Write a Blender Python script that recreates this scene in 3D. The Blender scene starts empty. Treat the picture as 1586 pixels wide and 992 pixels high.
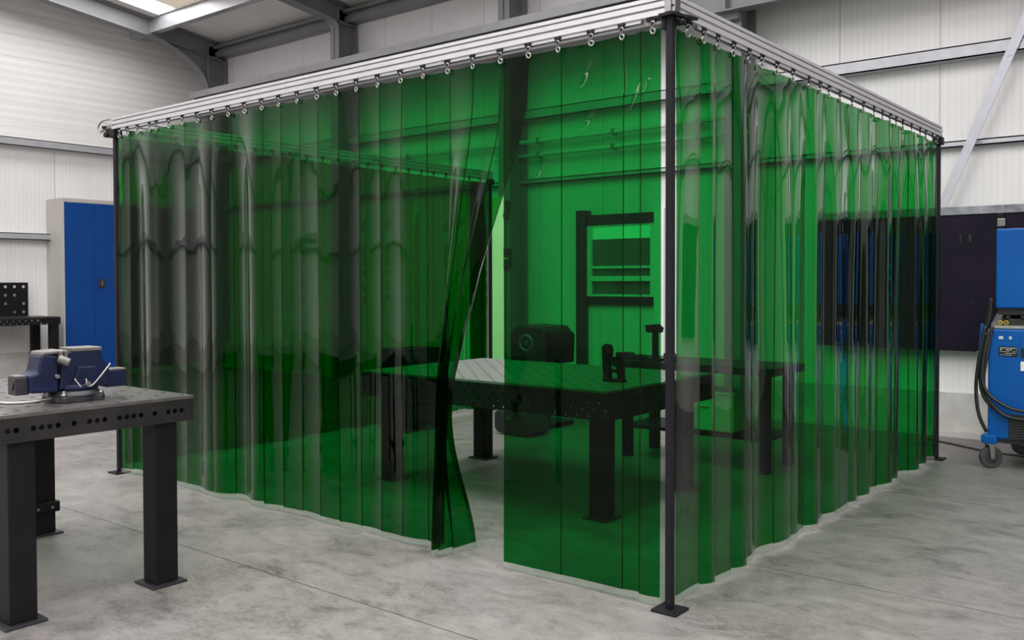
import bpy, bmesh, math, random
from mathutils import Vector, Matrix
random.seed(7)
PI = math.pi
sc = bpy.context.scene
COL = sc.collection

# ------------------------------------------------------------------ materials
def new_mat(name):
    m = bpy.data.materials.new(name); m.use_nodes = True
    nt = m.node_tree; nt.nodes.clear()
    out = nt.nodes.new('ShaderNodeOutputMaterial')
    return m, nt, out

def N(nt, kind, **kw):
    n = nt.nodes.new(kind)
    for k, v in kw.items():
        if k in n.inputs.keys(): n.inputs[k].default_value = v
        else: setattr(n, k, v)
    return n

def math_node(nt, op, a=None, b=None):
    n = nt.nodes.new('ShaderNodeMath'); n.operation = op
    for i, v in enumerate((a, b)):
        if v is None: continue
        if isinstance(v, (int, float)): n.inputs[i].default_value = v
        else: nt.links.new(v, n.inputs[i])
    return n.outputs[0]

def plain(name, col, rough=0.5, metal=0.0, var=0.12, scale=6.0, bump=0.0, bscale=60.0, spec=0.5):
    """principled colour with soft procedural wear"""
    m, nt, out = new_mat(name)
    b = N(nt, 'ShaderNodeBsdfPrincipled', Roughness=rough, Metallic=metal)
    b.inputs['Specular IOR Level'].default_value = spec
    tc = N(nt, 'ShaderNodeTexCoord')
    no = N(nt, 'ShaderNodeTexNoise', Scale=scale, Detail=5.0)
    nt.links.new(tc.outputs['Object'], no.inputs['Vector'])
    rp = N(nt, 'ShaderNodeValToRGB')
    c = Vector(col)
    rp.color_ramp.elements[0].position = .3; rp.color_ramp.elements[1].position = .7
    rp.color_ramp.elements[0].color = (*(c * (1 - var)), 1)
    rp.color_ramp.elements[1].color = (*[min(1, x) for x in c * (1 + var)], 1)
    nt.links.new(no.outputs['Fac'], rp.inputs['Fac'])
    nt.links.new(rp.outputs['Color'], b.inputs['Base Color'])
    if bump:
        n2 = N(nt, 'ShaderNodeTexNoise', Scale=bscale, Detail=3.0)
        nt.links.new(tc.outputs['Object'], n2.inputs['Vector'])
        bp = N(nt, 'ShaderNodeBump', Strength=bump, Distance=.01)
        nt.links.new(n2.outputs['Fac'], bp.inputs['Height'])
        nt.links.new(bp.outputs['Normal'], b.inputs['Normal'])
    nt.links.new(b.outputs[0], out.inputs[0])
    return m

def panel_mat(name, axis, col, rib=0.05, seam=1.0, seam_off=0.0, rib_depth=.05, var=.03, streak=None, freq=9.0):
    """ribbed sandwich panel: ribs and joints run across 'axis' (0 x, 1 y, 2 z)"""
    m, nt, out = new_mat(name)
    b = N(nt, 'ShaderNodeBsdfPrincipled', Roughness=.45)
    tc = N(nt, 'ShaderNodeTexCoord'); sx = N(nt, 'ShaderNodeSeparateXYZ')
    nt.links.new(tc.outputs['Object'], sx.inputs[0])
    v = sx.outputs[axis]
    # ribs of irregular strength
    r = math_node(nt, 'MULTIPLY', v, 2 * PI / rib)
    r = math_node(nt, 'SINE', r)
    cm = N(nt, 'ShaderNodeCombineXYZ'); nt.links.new(math_node(nt, 'MULTIPLY', v, freq), cm.inputs[0])
    if streak is not None:
        nt.links.new(math_node(nt, 'MULTIPLY', sx.outputs[streak], .35), cm.inputs[1])
    no = N(nt, 'ShaderNodeTexNoise', Scale=1.0, Detail=4.0)
    nt.links.new(cm.outputs[0], no.inputs['Vector'])
    amp = math_node(nt, 'MULTIPLY', r, no.outputs['Fac'])
    h = math_node(nt, 'MULTIPLY', amp, .5)
    # joints
    s = math_node(nt, 'ADD', v, -seam_off)
    s = math_node(nt, 'DIVIDE', s, seam)
    s = math_node(nt, 'FRACT', s)
    s = math_node(nt, 'SUBTRACT', s, .5); s = math_node(nt, 'ABSOLUTE', s)
    s = math_node(nt, 'SUBTRACT', .5, s)
    s = math_node(nt, 'LESS_THAN', s, .006)
    big = N(nt, 'ShaderNodeTexNoise', Scale=.8, Detail=4.0)
    nt.links.new(tc.outputs['Object'], big.inputs['Vector'])
    f = math_node(nt, 'MULTIPLY', math_node(nt, 'SUBTRACT', big.outputs['Fac'], .5), var * 4)
    f2 = math_node(nt, 'MULTIPLY', math_node(nt, 'SUBTRACT', no.outputs['Fac'], .5), var * (6 if streak is not None else 2))
    f = math_node(nt, 'ADD', math_node(nt, 'ADD', f, f2), 1.0)
    f = math_node(nt, 'SUBTRACT', f, math_node(nt, 'MULTIPLY', s, .35))
    f = math_node(nt, 'ADD', f, math_node(nt, 'MULTIPLY', amp, rib_depth))
    mx = N(nt, 'ShaderNodeVectorMath', operation='SCALE')
    mx.inputs[0].default_value = col
    nt.links.new(f, mx.inputs['Scale'])
    nt.links.new(mx.outputs[0], b.inputs['Base Color'])
    bp = N(nt, 'ShaderNodeBump', Strength=.5, Distance=.004)
    nt.links.new(math_node(nt, 'SUBTRACT', h, s), bp.inputs['Height'])
    nt.links.new(bp.outputs[0], b.inputs['Normal'])
    nt.links.new(b.outputs[0], out.inputs[0])
    return m

def floor_mat():
    m, nt, out = new_mat('polished_concrete')
    b = N(nt, 'ShaderNodeBsdfPrincipled', Roughness=.42)
    tc = N(nt, 'ShaderNodeTexCoord')
    def noise(scale, detail, rough=.55, dist=0., sx=1, sy=1):
        mp = N(nt, 'ShaderNodeMapping'); mp.inputs['Scale'].default_value = (sx, sy, 1)
        mp.inputs['Rotation'].default_value = (0, 0, .66)
        nt.links.new(tc.outputs['Object'], mp.inputs[0])
        n = N(nt, 'ShaderNodeTexNoise', Scale=scale, Detail=detail, Roughness=rough, Distortion=dist)
        nt.links.new(mp.outputs[0], n.inputs['Vector']); return n.outputs['Fac']
    big = noise(.9, 6, .6, .4); mid = noise(3.6, 9, .68, 1.0, 1, 1.8); fine = noise(19, 9, .74, 1.6, 1, 1.6)
    rp = N(nt, 'ShaderNodeValToRGB')
    e = rp.color_ramp.elements
    e[0].position = .39; e[0].color = (.085, .079, .073, 1)
    e[1].position = .585; e[1].color = (.245, .226, .222, 1)
    e2 = e.new(.475); e2.color = (.172, .158, .154, 1)
    f = math_node(nt, 'ADD', math_node(nt, 'MULTIPLY', big, .28), math_node(nt, 'MULTIPLY', mid, .40))
    f = math_node(nt, 'ADD', f, math_node(nt, 'MULTIPLY', fine, .32))
    nt.links.new(f, rp.inputs['Fac'])
    # small dark spots
    vo = N(nt, 'ShaderNodeTexVoronoi', Scale=2.3)
    nt.links.new(tc.outputs['Object'], vo.inputs['Vector'])
    sp = N(nt, 'ShaderNodeMapRange'); sp.inputs['From Min'].default_value = .02; sp.inputs['From Max'].default_value = .07
    sp.inputs['To Min'].default_value = .62; sp.inputs['To Max'].default_value = 1.
    d = math_node(nt, 'ADD', vo.outputs['Distance'], math_node(nt, 'MULTIPLY', mid, .06))
    nt.links.new(d, sp.inputs['Value'])
    # sawn joints
    sx = N(nt, 'ShaderNodeSeparateXYZ'); nt.links.new(tc.outputs['Object'], sx.inputs[0])
    wob = math_node(nt, 'MULTIPLY', math_node(nt, 'SUBTRACT', fine, .5), .012)
    js = None
    for ax, vals in ((1, (-.775, .848, 3.05, -3.0, 5.3)), (0, (-4.54, -9.2, 4.6))):
        for y in vals:
            a = math_node(nt, 'ADD', sx.outputs[ax], -y); a = math_node(nt, 'ADD', a, wob)
            a = math_node(nt, 'LESS_THAN', math_node(nt, 'ABSOLUTE', a), .0045)
            js = a if js is None else math_node(nt, 'MAXIMUM', js, a)
    k = math_node(nt, 'SUBTRACT', 1.0, math_node(nt, 'MULTIPLY', js, .62))
    k = math_node(nt, 'MULTIPLY', k, sp.outputs[0])
    mx = N(nt, 'ShaderNodeVectorMath', operation='SCALE')
    nt.links.new(rp.outputs['Color'], mx.inputs[0]); nt.links.new(k, mx.inputs['Scale'])
    nt.links.new(mx.outputs[0], b.inputs['Base Color'])
    rr = N(nt, 'ShaderNodeMapRange'); rr.inputs['To Min'].default_value = .3; rr.inputs['To Max'].default_value = .6
    nt.links.new(mid, rr.inputs['Value']); nt.links.new(rr.outputs[0], b.inputs['Roughness'])
    bp = N(nt, 'ShaderNodeBump', Strength=.25, Distance=.004)
    nt.links.new(math_node(nt, 'SUBTRACT', math_node(nt, 'MULTIPLY', fine, .4), js), bp.inputs['Height'])
    nt.links.new(bp.outputs[0], b.inputs['Normal'])
    nt.links.new(b.outputs[0], out.inputs[0])
    return m

def film_mat(name, tint, gain=1.7, rough=.03, haze=0.0, haze_col=(.1, .5, .2), wr=.05):
    """thin transparent sheet: coloured straight-through light plus mirror reflection from both faces"""
    m, nt, out = new_mat(name)
    tr = N(nt, 'ShaderNodeBsdfTransparent'); tr.inputs['Color'].default_value = (*tint, 1)
    gl = N(nt, 'ShaderNodeBsdfGlossy'); gl.inputs['Roughness'].default_value = rough
    geo = N(nt, 'ShaderNodeNewGeometry')
    tc = N(nt, 'ShaderNodeTexCoord')
    no = N(nt, 'ShaderNodeTexNoise', Scale=3.0, Detail=2.0)
    nt.links.new(tc.outputs['Object'], no.inputs['Vector'])
    bp = N(nt, 'ShaderNodeBump', Strength=wr, Distance=.02)
    nt.links.new(no.outputs['Fac'], bp.inputs['Height'])
    nt.links.new(bp.outputs['Normal'], gl.inputs['Normal'])
    dt = N(nt, 'ShaderNodeVectorMath', operation='DOT_PRODUCT')
    nt.links.new(geo.outputs['Normal'], dt.inputs[0]); nt.links.new(geo.outputs['Incoming'], dt.inputs[1])
    c = math_node(nt, 'ABSOLUTE', dt.outputs['Value'])
    # longer path through the sheet at a slant: tint ** (1 / cos inside)
    ci = math_node(nt, 'SQRT', math_node(nt, 'SUBTRACT', 1.0, math_node(nt, 'DIVIDE', math_node(nt, 'SUBTRACT', 1.0, math_node(nt, 'MULTIPLY', c, c)), 2.25)))
    ex = math_node(nt, 'DIVIDE', 1.0, ci)
    cb = N(nt, 'ShaderNodeCombineColor')
    for i in range(3): nt.links.new(math_node(nt, 'POWER', tint[i], ex), cb.inputs[i])
    nt.links.new(cb.outputs[0], tr.inputs['Color'])
    p = math_node(nt, 'POWER', math_node(nt, 'SUBTRACT', 1.0, c), 3.35)
    fr = math_node(nt, 'ADD', .010, math_node(nt, 'MULTIPLY', p, .98))
    fr = math_node(nt, 'MULTIPLY', fr, gain)
    fr = math_node(nt, 'MINIMUM', fr, .95)
    base = tr.outputs[0]
    if haze:
        df = N(nt, 'ShaderNodeBsdfDiffuse'); df.inputs['Color'].default_value = (*haze_col, 1)
        mh = N(nt, 'ShaderNodeMixShader'); mh.inputs[0].default_value = haze
        nt.links.new(tr.outputs[0], mh.inputs[1]); nt.links.new(df.outputs[0], mh.inputs[2]); base = mh.outputs[0]
    mx = N(nt, 'ShaderNodeMixShader')
    nt.links.new(fr, mx.inputs[0]); nt.links.new(base, mx.inputs[1]); nt.links.new(gl.outputs[0], mx.inputs[2])
    nt.links.new(mx.outputs[0], out.inputs[0])
    return m

def emit_mat(name, col, strength, rib_axis=0, rib=.08):
    m, nt, out = new_mat(name)
    em = N(nt, 'ShaderNodeEmission', Strength=strength)
    tc = N(nt, 'ShaderNodeTexCoord'); sx = N(nt, 'ShaderNodeSeparateXYZ')
    nt.links.new(tc.outputs['Object'], sx.inputs[0])
    r = math_node(nt, 'SINE', math_node(nt, 'MULTIPLY', sx.outputs[rib_axis], 2 * PI / rib))
    k = math_node(nt, 'ADD', .85, math_node(nt, 'MULTIPLY', r, .15))
    mx = N(nt, 'ShaderNodeVectorMath', operation='SCALE'); mx.inputs[0].default_value = col
    nt.links.new(k, mx.inputs['Scale']); nt.links.new(mx.outputs[0], em.inputs['Color'])
    nt.links.new(em.outputs[0], out.inputs[0])
    return m

M = {}
M['floor'] = floor_mat()
M['wallv_y'] = panel_mat('white_vertical_panels_left', 1, (.74, .725, .725), rib=.06, seam=1.0, seam_off=.1, streak=2)
M['wallh'] = panel_mat('white_horizontal_panels', 2, (.74, .725, .72), rib=.115, seam=.33, seam_off=.2, rib_depth=.08, var=.045, streak=1, freq=26.0)
M['wallv_x'] = panel_mat('white_vertical_panels_back', 0, (.72, .705, .71), rib=.06, seam=.94, seam_off=-1.27, rib_depth=.045)
M['roof'] = panel_mat('grey_roof_sheets', 0, (.80, .78, .75), rib=.11, seam=1.0, rib_depth=.16)
M['plinth'] = plain('raw_concrete', (.50, .48, .46), .85, var=.14, scale=5, bump=.4, bscale=30)
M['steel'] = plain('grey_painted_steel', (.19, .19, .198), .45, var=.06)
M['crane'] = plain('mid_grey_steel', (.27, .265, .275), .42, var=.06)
M['girt'] = plain('galvanised_girt', (.44, .44, .475), .38, metal=.35, var=.08, scale=10)
M['brace'] = plain('pale_steel_bar', (.48, .475, .53), .4, metal=.3, var=.05)
M['alu'] = plain('brushed_aluminium', (.52, .51, .535), .38, metal=.45, var=.04, scale=12)
M['post'] = plain('black_powder_coat', (.010, .0095, .0125), .5, var=.15, spec=.15)
M['blackpaint'] = plain('black_painted_steel', (.007, .0068, .0085), .5, var=.25, spec=.18)
M['plate'] = plain('worn_steel_plate', (.17, .16, .157), .34, metal=.75, var=.28, scale=9, bump=.12, bscale=90)
M['apron'] = plain('dark_oiled_steel', (.017, .0155, .015), .45, metal=.25, var=.4, scale=7)
M['apronblack'] = plain('black_oiled_steel', (.010, .0095, .0095), .45, var=.4, scale=7, spec=.3)
M['platelight'] = plain('clean_steel_plate', (.22, .215, .215), .42, metal=.3, var=.12, scale=9)
M['zinc'] = plain('bright_zinc', (.30, .295, .29), .3, metal=.95, var=.08)
M['viseblue'] = plain('navy_hammer_paint', (.007, .0115, .040), .42, spec=.25, var=.25, scale=14, bump=.1)
M['castgrey'] = plain('worn_cast_iron', (.20, .19, .185), .38, metal=.6, var=.2, scale=20)
M['castdark'] = plain('dark_cast_iron', (.035, .035, .042), .35, metal=.4, var=.2, scale=20)
M['jaw'] = plain('bright_worn_steel', (.17, .16, .152), .4, metal=.5, var=.18, scale=20)
M['cabgrey'] = plain('light_grey_cabinet_paint', (.44, .42, .39), .42, var=.03)
M['cabblue'] = plain('cobalt_cabinet_paint', (.0, .046, .225), .45, var=.05, scale=3, spec=.25)
M['machblue'] = plain('bright_blue_machine_paint', (.0, .085, .36), .38, var=.08, scale=4, spec=.3)
M['machblack'] = plain('black_plastic', (.018, .018, .019), .45, var=.2)
M['rubber'] = plain('grey_rubber', (.045, .044, .046), .6, var=.2)
M['hose'] = plain('black_hose', (.016, .016, .018), .4, var=.1)
M['board'] = plain('purple_black_board', (.010, .0062, .0165), .5, var=.35, scale=2, spec=.12)
M['strip'] = plain('scuffed_grey_strip', (.26, .26, .29), .35, metal=.5, var=.35, scale=8)
M['white'] = plain('white_label', (.78, .78, .78), .5, var=.02)
M['label'] = plain('black_label', (.012, .012, .014), .3, var=.05)
M['ink'] = plain('printed_text', (.55, .57, .6), .5, var=.02)
M['yellow'] = plain('yellow_mark', (.5, .36, .05), .5)
M['red'] = plain('red_mark', (.4, .04, .03), .5)
M['glasspane'] = plain('dark_window_glass', (.10, .115, .11), .08, var=.3, scale=2)
M['winframe'] = plain('pale_window_frame', (.80, .80, .79), .4, var=.03)
M['doorblack'] = plain('black_door_frame', (.014, .014, .016), .4)
M['pale'] = plain('pale_pvc_pipe', (.70, .69, .68), .4, var=.03)
M['lime'] = plain('lime_painted_sheet', (.17, .52, .16), .5, var=.04)
M['curtain'] = film_mat('green_welding_film', (.0050, .325, .054), gain=1.0, wr=.18)
M['hem'] = film_mat('clear_hem_film', (.80, .84, .80), haze=.16, gain=.7, haze_col=(.75, .78, .74))
M['skylit'] = emit_mat('daylit_window_glass', (.95, 1, .98), 1.25, rib=5.0)
M['skyl'] = emit_mat('daylit_roof_sheet', (1, .985, .96), 3.2)
M['skyb'] = emit_mat('stained_daylit_roof_sheet', (.80, .68, .55), .85)

# ------------------------------------------------------------------ mesh helpers
def box(bm, x0, y0, z0, x1, y1, z1, mi=0):
    v = [bm.verts.new((x, y, z)) for z in (z0, z1) for y in (y0, y1) for x in (x0, x1)]
    for f in ((0, 2, 3, 1), (4, 5, 7, 6), (0, 1, 5, 4), (2, 6, 7, 3), (0, 4, 6, 2), (1, 3, 7, 5)):
        bm.faces.new([v[i] for i in f]).material_index = mi

def cyl(bm, p, q, r, n=16, r2=None, cap=True):
    p, q = Vector(p), Vector(q); d = (q - p).normalized()
    a = d.orthogonal().normalized(); b = d.cross(a); r2 = r if r2 is None else r2
    A = [bm.verts.new(p + (a * math.cos(t) + b * math.sin(t)) * r) for t in [2 * PI * i / n for i in range(n)]]
    B = [bm.verts.new(q + (a * math.cos(t) + b * math.sin(t)) * r2) for t in [2 * PI * i / n for i in range(n)]]
    for i in range(n): bm.faces.new((A[i], A[(i + 1) % n], B[(i + 1) % n], B[i])).smooth = True
    if cap: bm.faces.new(A[::-1]); bm.faces.new(B)

def spline(pts, k=6):
    pts = [Vector(p) for p in pts]; out = []
    for i in range(len(pts) - 1):
        p0 = pts[max(i - 1, 0)]; p1 = pts[i]; p2 = pts[i + 1]; p3 = pts[min(i + 2, len(pts) - 1)]
        for j in range(k):
            t = j / k
            out.append(.5 * ((2 * p1) + (p2 - p0) * t + (2 * p0 - 5 * p1 + 4 * p2 - p3) * t * t + (3 * p1 - p0 - 3 * p2 + p3) * t ** 3))
    out.append(pts[-1]); return out

def tube(bm, pts, r, n=10, smooth=True, k=6, closed=False):
    P = spline(pts, k) if smooth else [Vector(p) for p in pts]
    rings = []; prev = None
    for i, p in enumerate(P):
        if closed: d = P[(i + 1) % len(P)] - P[i - 1]
        else: d = P[min(i + 1, len(P) - 1)] - P[max(i - 1, 0)]
        d = d.normalized() if d.length > 1e-9 else Vector((0, 0, 1))
        a = d.orthogonal().normalized() if prev is None else (prev - d * prev.dot(d)).normalized()
        prev = a; b = d.cross(a)
        rings.append([bm.verts.new(p + (a * math.cos(2 * PI * j / n) + b * math.sin(2 * PI * j / n)) * r) for j in range(n)])
    m = len(rings)
    for i in range(m if closed else m - 1):
        A, B = rings[i], rings[(i + 1) % m]
        for j in range(n): bm.faces.new((A[j], A[(j + 1) % n], B[(j + 1) % n], B[j])).smooth = True
    if not closed: bm.faces.new(rings[0][::-1]); bm.faces.new(rings[-1])

def ring(bm, c, axis, R, r, n=20, m=8):
    axis = Vector(axis).normalized(); a = axis.orthogonal().normalized(); b = axis.cross(a)
    tube(bm, [Vector(c) + (a * math.cos(2 * PI * i / n) + b * math.sin(2 * PI * i / n)) * R for i in range(n)], r, m, smooth=False, closed=True)

def prism(bm, poly, lo, hi, axis, mi=0):
    """closed polygon in the plane across 'axis', extruded lo..hi; poly pairs are the other two axes in xyz order"""
    def pt(u, v, w):
        if axis == 0: return (w, u, v)
        if axis == 1: return (u, w, v)
        return (u, v, w)
    A = [bm.verts.new(pt(u, v, lo)) for u, v in poly]; B = [bm.verts.new(pt(u, v, hi)) for u, v in poly]
    n = len(poly)
    for i in range(n): bm.faces.new((A[i], A[(i + 1) % n], B[(i + 1) % n], B[i])).material_index = mi
    bm.faces.new(A[::-1]).material_index = mi; bm.faces.new(B).material_index = mi

def holed(bm, W, H, p, hr, xf, thick, stagger=True, seg=8, skip=None):
    """plate W x H with a real hole in each chosen cell of pitch p; xf maps (u,v,w) to xyz; w=0 face, w=-thick back"""
    nx = max(1, round(W / p)); ny = max(1, round(H / p)); pu, pv = W / nx, H / ny
    grid = {}
    def gv(i, j, w):
        k = (i, j, w)
        if k not in grid: grid[k] = bm.verts.new(xf(i * pu, j * pv, -thick * w))
        return grid[k]
    for i in range(nx):
        for j in range(ny):
            has = ((i + j) % 2 == 0) if stagger else True
            if skip and skip(i, j): has = False
            cs = [(i, j), (i + 1, j), (i + 1, j + 1), (i, j + 1)]
            if not has:
                bm.faces.new([gv(*c, 0) for c in cs]); bm.faces.new([gv(*c, 1) for c in cs][::-1]); continue
            cu, cv = (i + .5) * pu, (j + .5) * pv
            rs = []
            for w in (0, 1):
                R = [bm.verts.new(xf(cu + hr * math.cos(t), cv + hr * math.sin(t), -thick * w)) for t in [2 * PI * k / seg + PI / 4 - PI for k in range(seg)]]
                q = seg // 4
                for c in range(4):
                    a = gv(*cs[c], w); b2 = gv(*cs[(c + 1) % 4], w)
                    arc = [R[(c * q + k) % seg] for k in range(q + 1)]
                    f = [a, b2] + arc[::-1]
                    bm.faces.new(f if w == 0 else f[::-1])
                rs.append(R)
            for k in range(seg):
                bm.faces.new((rs[0][k], rs[0][(k + 1) % seg], rs[1][(k + 1) % seg], rs[1][k]))
    # rim
    def rim(seq):
        for a, b2 in zip(seq[:-1], seq[1:]):
            bm.faces.new((gv(*a, 0), gv(*a, 1), gv(*b2, 1), gv(*b2, 0)))
    rim([(i, 0) for i in range(nx + 1)]); rim([(nx, j) for j in range(ny + 1)])
    rim([(i, ny) for i in range(nx, -1, -1)]); rim([(0, j) for j in range(ny, -1, -1)])

def build(name, fn, mats, parent=None, bevel=0, origin=None, smooth=False):
    """one mesh object; geometry made in world space, origin moved to 'origin' (or the parent's place)"""
    bm = bmesh.new(); fn(bm)
    o0 = Vector(origin) if origin is not None else (Vector(parent['_o']) if parent is not None else Vector((0, 0, 0)))
    if parent is not None: o0 = Vector(parent['_o'])
    bmesh.ops.translate(bm, verts=bm.verts, vec=-o0)
    bmesh.ops.recalc_face_normals(bm, faces=bm.faces)
    me = bpy.data.meshes.new(name); bm.to_mesh(me); bm.free()
    for m in (mats if isinstance(mats, (list, tuple)) else [mats]): me.materials.append(m if not isinstance(m, str) else M[m])
    if smooth:
        for p in me.polygons: p.use_smooth = True
    o = bpy.data.objects.new(name, me); COL.objects.link(o)
    if parent is not None: o.parent = parent
    else: o.location = o0
    o['_o'] = list(o0)
    if bevel:
        b = o.modifiers.new('bevel', 'BEVEL'); b.width = bevel; b.segments = 2; b.limit_method = 'ANGLE'; b.angle_limit = .7
        b.harden_normals = False
    return o

def tag(o, label, cat, group=None):
    o['label'] = label; o['category'] = cat
    if group: o['group'] = group
    return o

def thing(name, label, cat, at, group=None):
    o = bpy.data.objects.new(name, None); COL.objects.link(o); o.location = at; o['_o'] = list(at)
    o.empty_display_size = .1
    return tag(o, label, cat, group)

def struct(name, fn, mats, bevel=0):
    o = build(name, fn, mats, bevel=bevel); o['kind'] = 'structure'; return o

B = lambda *a, mi=0: (lambda bm: box(bm, *a, mi))

# ------------------------------------------------------------------ the hall
XL, YB, XR, YF = -12.42, 5.74, 9.0, -13.0
ZLOW = lambda y: 5.21 + .117 * (5.72 - y)       # underside of rafters
ZR = lambda y: ZLOW(y) + .30                    # roof sheets
struct('floor', B(XL - .2, YF, -.1, XR + .2, YB + .2, 0), 'floor')
def wl(bm):
    box(bm, XL - .12, YF, 0, XL, YB + .12, 3.5, 0)
    prism(bm, [(YF, 3.5), (YB, 3.5), (YB, ZR(YB)), (YF, ZR(YF))], XL - .12, XL, 0, 1)
struct('wall_left', wl, ['wallv_y', 'wallh'])
struct('wall_back', B(XL, YB, 0, XR, YB + .12, ZR(YB)), 'wallv_x')
struct('wall_right', lambda bm: prism(bm, [(YF, 0), (YB, 0), (YB, ZR(YB)), (YF, ZR(YF))], XR, XR + .12, 0), 'wallv_y')
struct('wall_front', lambda bm: prism(bm, [(XL, 0), (XR, 0), (XR, ZR(YF)), (XL, ZR(YF))], YF - .12, YF, 1), 'wallv_x')  # unseen wall behind the camera, added for curtain reflections and bounce light
# roof with daylight strips
SKY = [(-11.52, -10.3, 4.34), (-7.4, -6.3, 3.2), (-4.3, -3.2, 3.7), (-1.1, .0, 3.0), (2.2, 3.3, 3.0), (5.4, 6.5, 3.2)]
def roof(bm):
    xs = [XL]
    for a, b, y in SKY: xs += [a, b]
    xs.append(XR)
    def slab(x0, x1, y0, y1): prism(bm, [(y0, ZR(y0)), (y1, ZR(y1)), (y1, ZR(y1) + .08), (y0, ZR(y0) + .08)], x0, x1, 0)
    for i in range(0, len(xs), 2): slab(xs[i], xs[i + 1], YF, YB + .12)
    for a, b, y in SKY: slab(a, b, y, YB + .12); slab(a, b, YF, -12.4)
struct('ceiling', roof, 'roof')
for i, (a, b, y) in enumerate(SKY):
    def sk(bm):
        c = a + .45
        for x0, x1, mi in ((a, c, 0), (c, b, 1)):
            prism(bm, [(-12.4, ZR(-12.4) + .03), (y, ZR(y) + .03), (y, ZR(y) + .05), (-12.4, ZR(-12.4) + .05)], x0, x1, 0, mi)
    struct('window_%d' % (i + 1), sk, ['skyl', 'skyb' if i == 0 else 'skyl'])
    L = bpy.data.lights.new('skylight_glow', 'AREA'); L.shape = 'RECTANGLE'; L.size = b - a; L.size_y = y + 12.4
    L.energy = (16, 22, 35, 28, 27, 27)[i] * (b - a) * (y + 12.4); L.color = (1, .985, .97)
    lo = bpy.data.objects.new('daylight_under_roof_sheet', L); COL.objects.link(lo)
    ym = (y - 12.4) / 2; lo.location = ((a + b) / 2, ym, ZR(ym) - .02); lo.rotation_euler = (-math.atan(.117), 0, 0)

tn = [0]
def trim(fn, mats, bevel=0):
    tn[0] += 1
    return struct('trim_%d' % tn[0], fn, mats, bevel)

# concrete plinths
trim(B(XL, YB - .06, 0, XR, YB, .40), 'plinth')
trim(B(XL, YF, 0, XL + .06, YB - .06, .40), 'plinth')
trim(B(XL, YB - .16, 0, XR, YB - .06, .05), 'plinth')
def girt_x(z0, z1, x0=XL, d=.14):
    def f(bm):   # C channel
        box(bm, x0, YB - d, z0, XR, YB - d + .012, z1); box(bm, x0, YB - d, z1 - .012, XR, YB, z1); box(bm, x0, YB - d, z0, XR, YB, z0 + .012)
    return f
def girt_y(z0, z1, d=.14, y1=YB - .15):
    def f(bm):
        box(bm, XL + d - .012, YF, z0, XL + d, y1, z1); box(bm, XL, YF, z1 - .012, XL + d, y1, z1); box(bm, XL, YF, z0, XL + d, y1, z0 + .012)
    return f
trim(girt_x(3.48, 3.60), 'girt'); trim(girt_y(3.48, 3.60), 'girt')
trim(girt_x(2.68, 2.74, d=.08), 'girt')
trim(girt_y(2.09, 2.19), 'girt')
# steel frames: column + rafter + curved haunch at each line
COLX = [(-11.9, -11.72), (-8.6, -8.41), (-5.40, -5.22), (-2.33, -2.15), (.95, 1.13), (4.2, 4.38), (7.4, 7.58)]
for x0, x1 in COLX:
    xm = (x0 + x1) / 2
    def colm(bm):
        zt = ZLOW(5.5) + .2
        box(bm, x0, 5.35, 0, x1, 5.366, zt); box(bm, x0, YB - .05, 0, x1, YB - .034, zt)
        box(bm, xm - .006, 5.35, 0, xm + .006, YB - .04, zt)
        for z in (ZLOW(5.5) - .02, 4.62): box(bm, x0, 5.35, z, x1, YB - .04, z + .014)
        box(bm, x0 - .05, 5.30, 0, x1 + .05, YB - .02, .02)
    trim(colm, 'steel')
    def raft(bm):
        for dz in (0, .27): prism(bm, [(YF, ZLOW(YF) + dz), (5.7, ZLOW(5.7) + dz), (5.7, ZLOW(5.7) + dz + .016), (YF, ZLOW(YF) + dz + .016)], x0, x1, 0)
        prism(bm, [(YF, ZLOW(YF)), (5.7, ZLOW(5.7)), (5.7, ZLOW(5.7) + .28), (YF, ZLOW(YF) + .28)], xm - .006, xm + .006, 0)
        # curved knee gusset with flange
        big = x0 < -11
        R1, R2 = (1.1, .60) if big else (.13, .16)
        arc = []
        for i in range(13):
            t = i / 12 * PI / 2
            y = 5.36 - R1 * (1 - math.sin(t)) ; z = ZLOW(y) - R2 * (1 - math.cos(t))
            arc.append((y, z))
        prism(bm, arc + [(5.36, ZLOW(5.36) + .01)], xm - .006, xm + .006, 0)
        for (y0, z0), (y1, z1) in zip(arc[:-1], arc[1:]):
            prism(bm, [(y0, z0), (y1, z1), (y1 + .012, z1 + .014), (y0 + .012, z0 + .014)], x0, x1, 0)
    trim(raft, 'steel')
# purlins (boxes between rafters, along the hall) and the eave beam
for y in (4.42, 2.0, -.5, -3.0, -5.5, -8.0, -10.5):
    trim(B(XL, y - .06, ZR(y) - .215, XR, y + .06, ZR(y) - .006), 'girt')
def eave(bm):
    box(bm, XL, YB - .20, 5.27, XR, YB - .02, 5.36); box(bm, XL, YB - .15, 5.36, XR, YB - .10, ZR(YB)); box(bm, XL, YB - .24, 5.41, XR, YB - .02, 5.45)
trim(eave, 'steel')
# crane runway beam carried in front of the columns
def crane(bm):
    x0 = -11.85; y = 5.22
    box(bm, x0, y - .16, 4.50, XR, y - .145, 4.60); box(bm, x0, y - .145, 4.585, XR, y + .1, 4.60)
    box(bm, x0, y - .006, 4.20, XR, y + .006, 4.585, 1); box(bm, x0, y - .08, 4.20, XR, y + .08, 4.215, 1)  # web and lower flange in darker grey: shade below the top, put into colour
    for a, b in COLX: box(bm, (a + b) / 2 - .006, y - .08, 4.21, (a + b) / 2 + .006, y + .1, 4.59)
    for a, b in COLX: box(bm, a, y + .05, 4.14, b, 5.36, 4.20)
trim(crane, ['crane', 'steel'])
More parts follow.
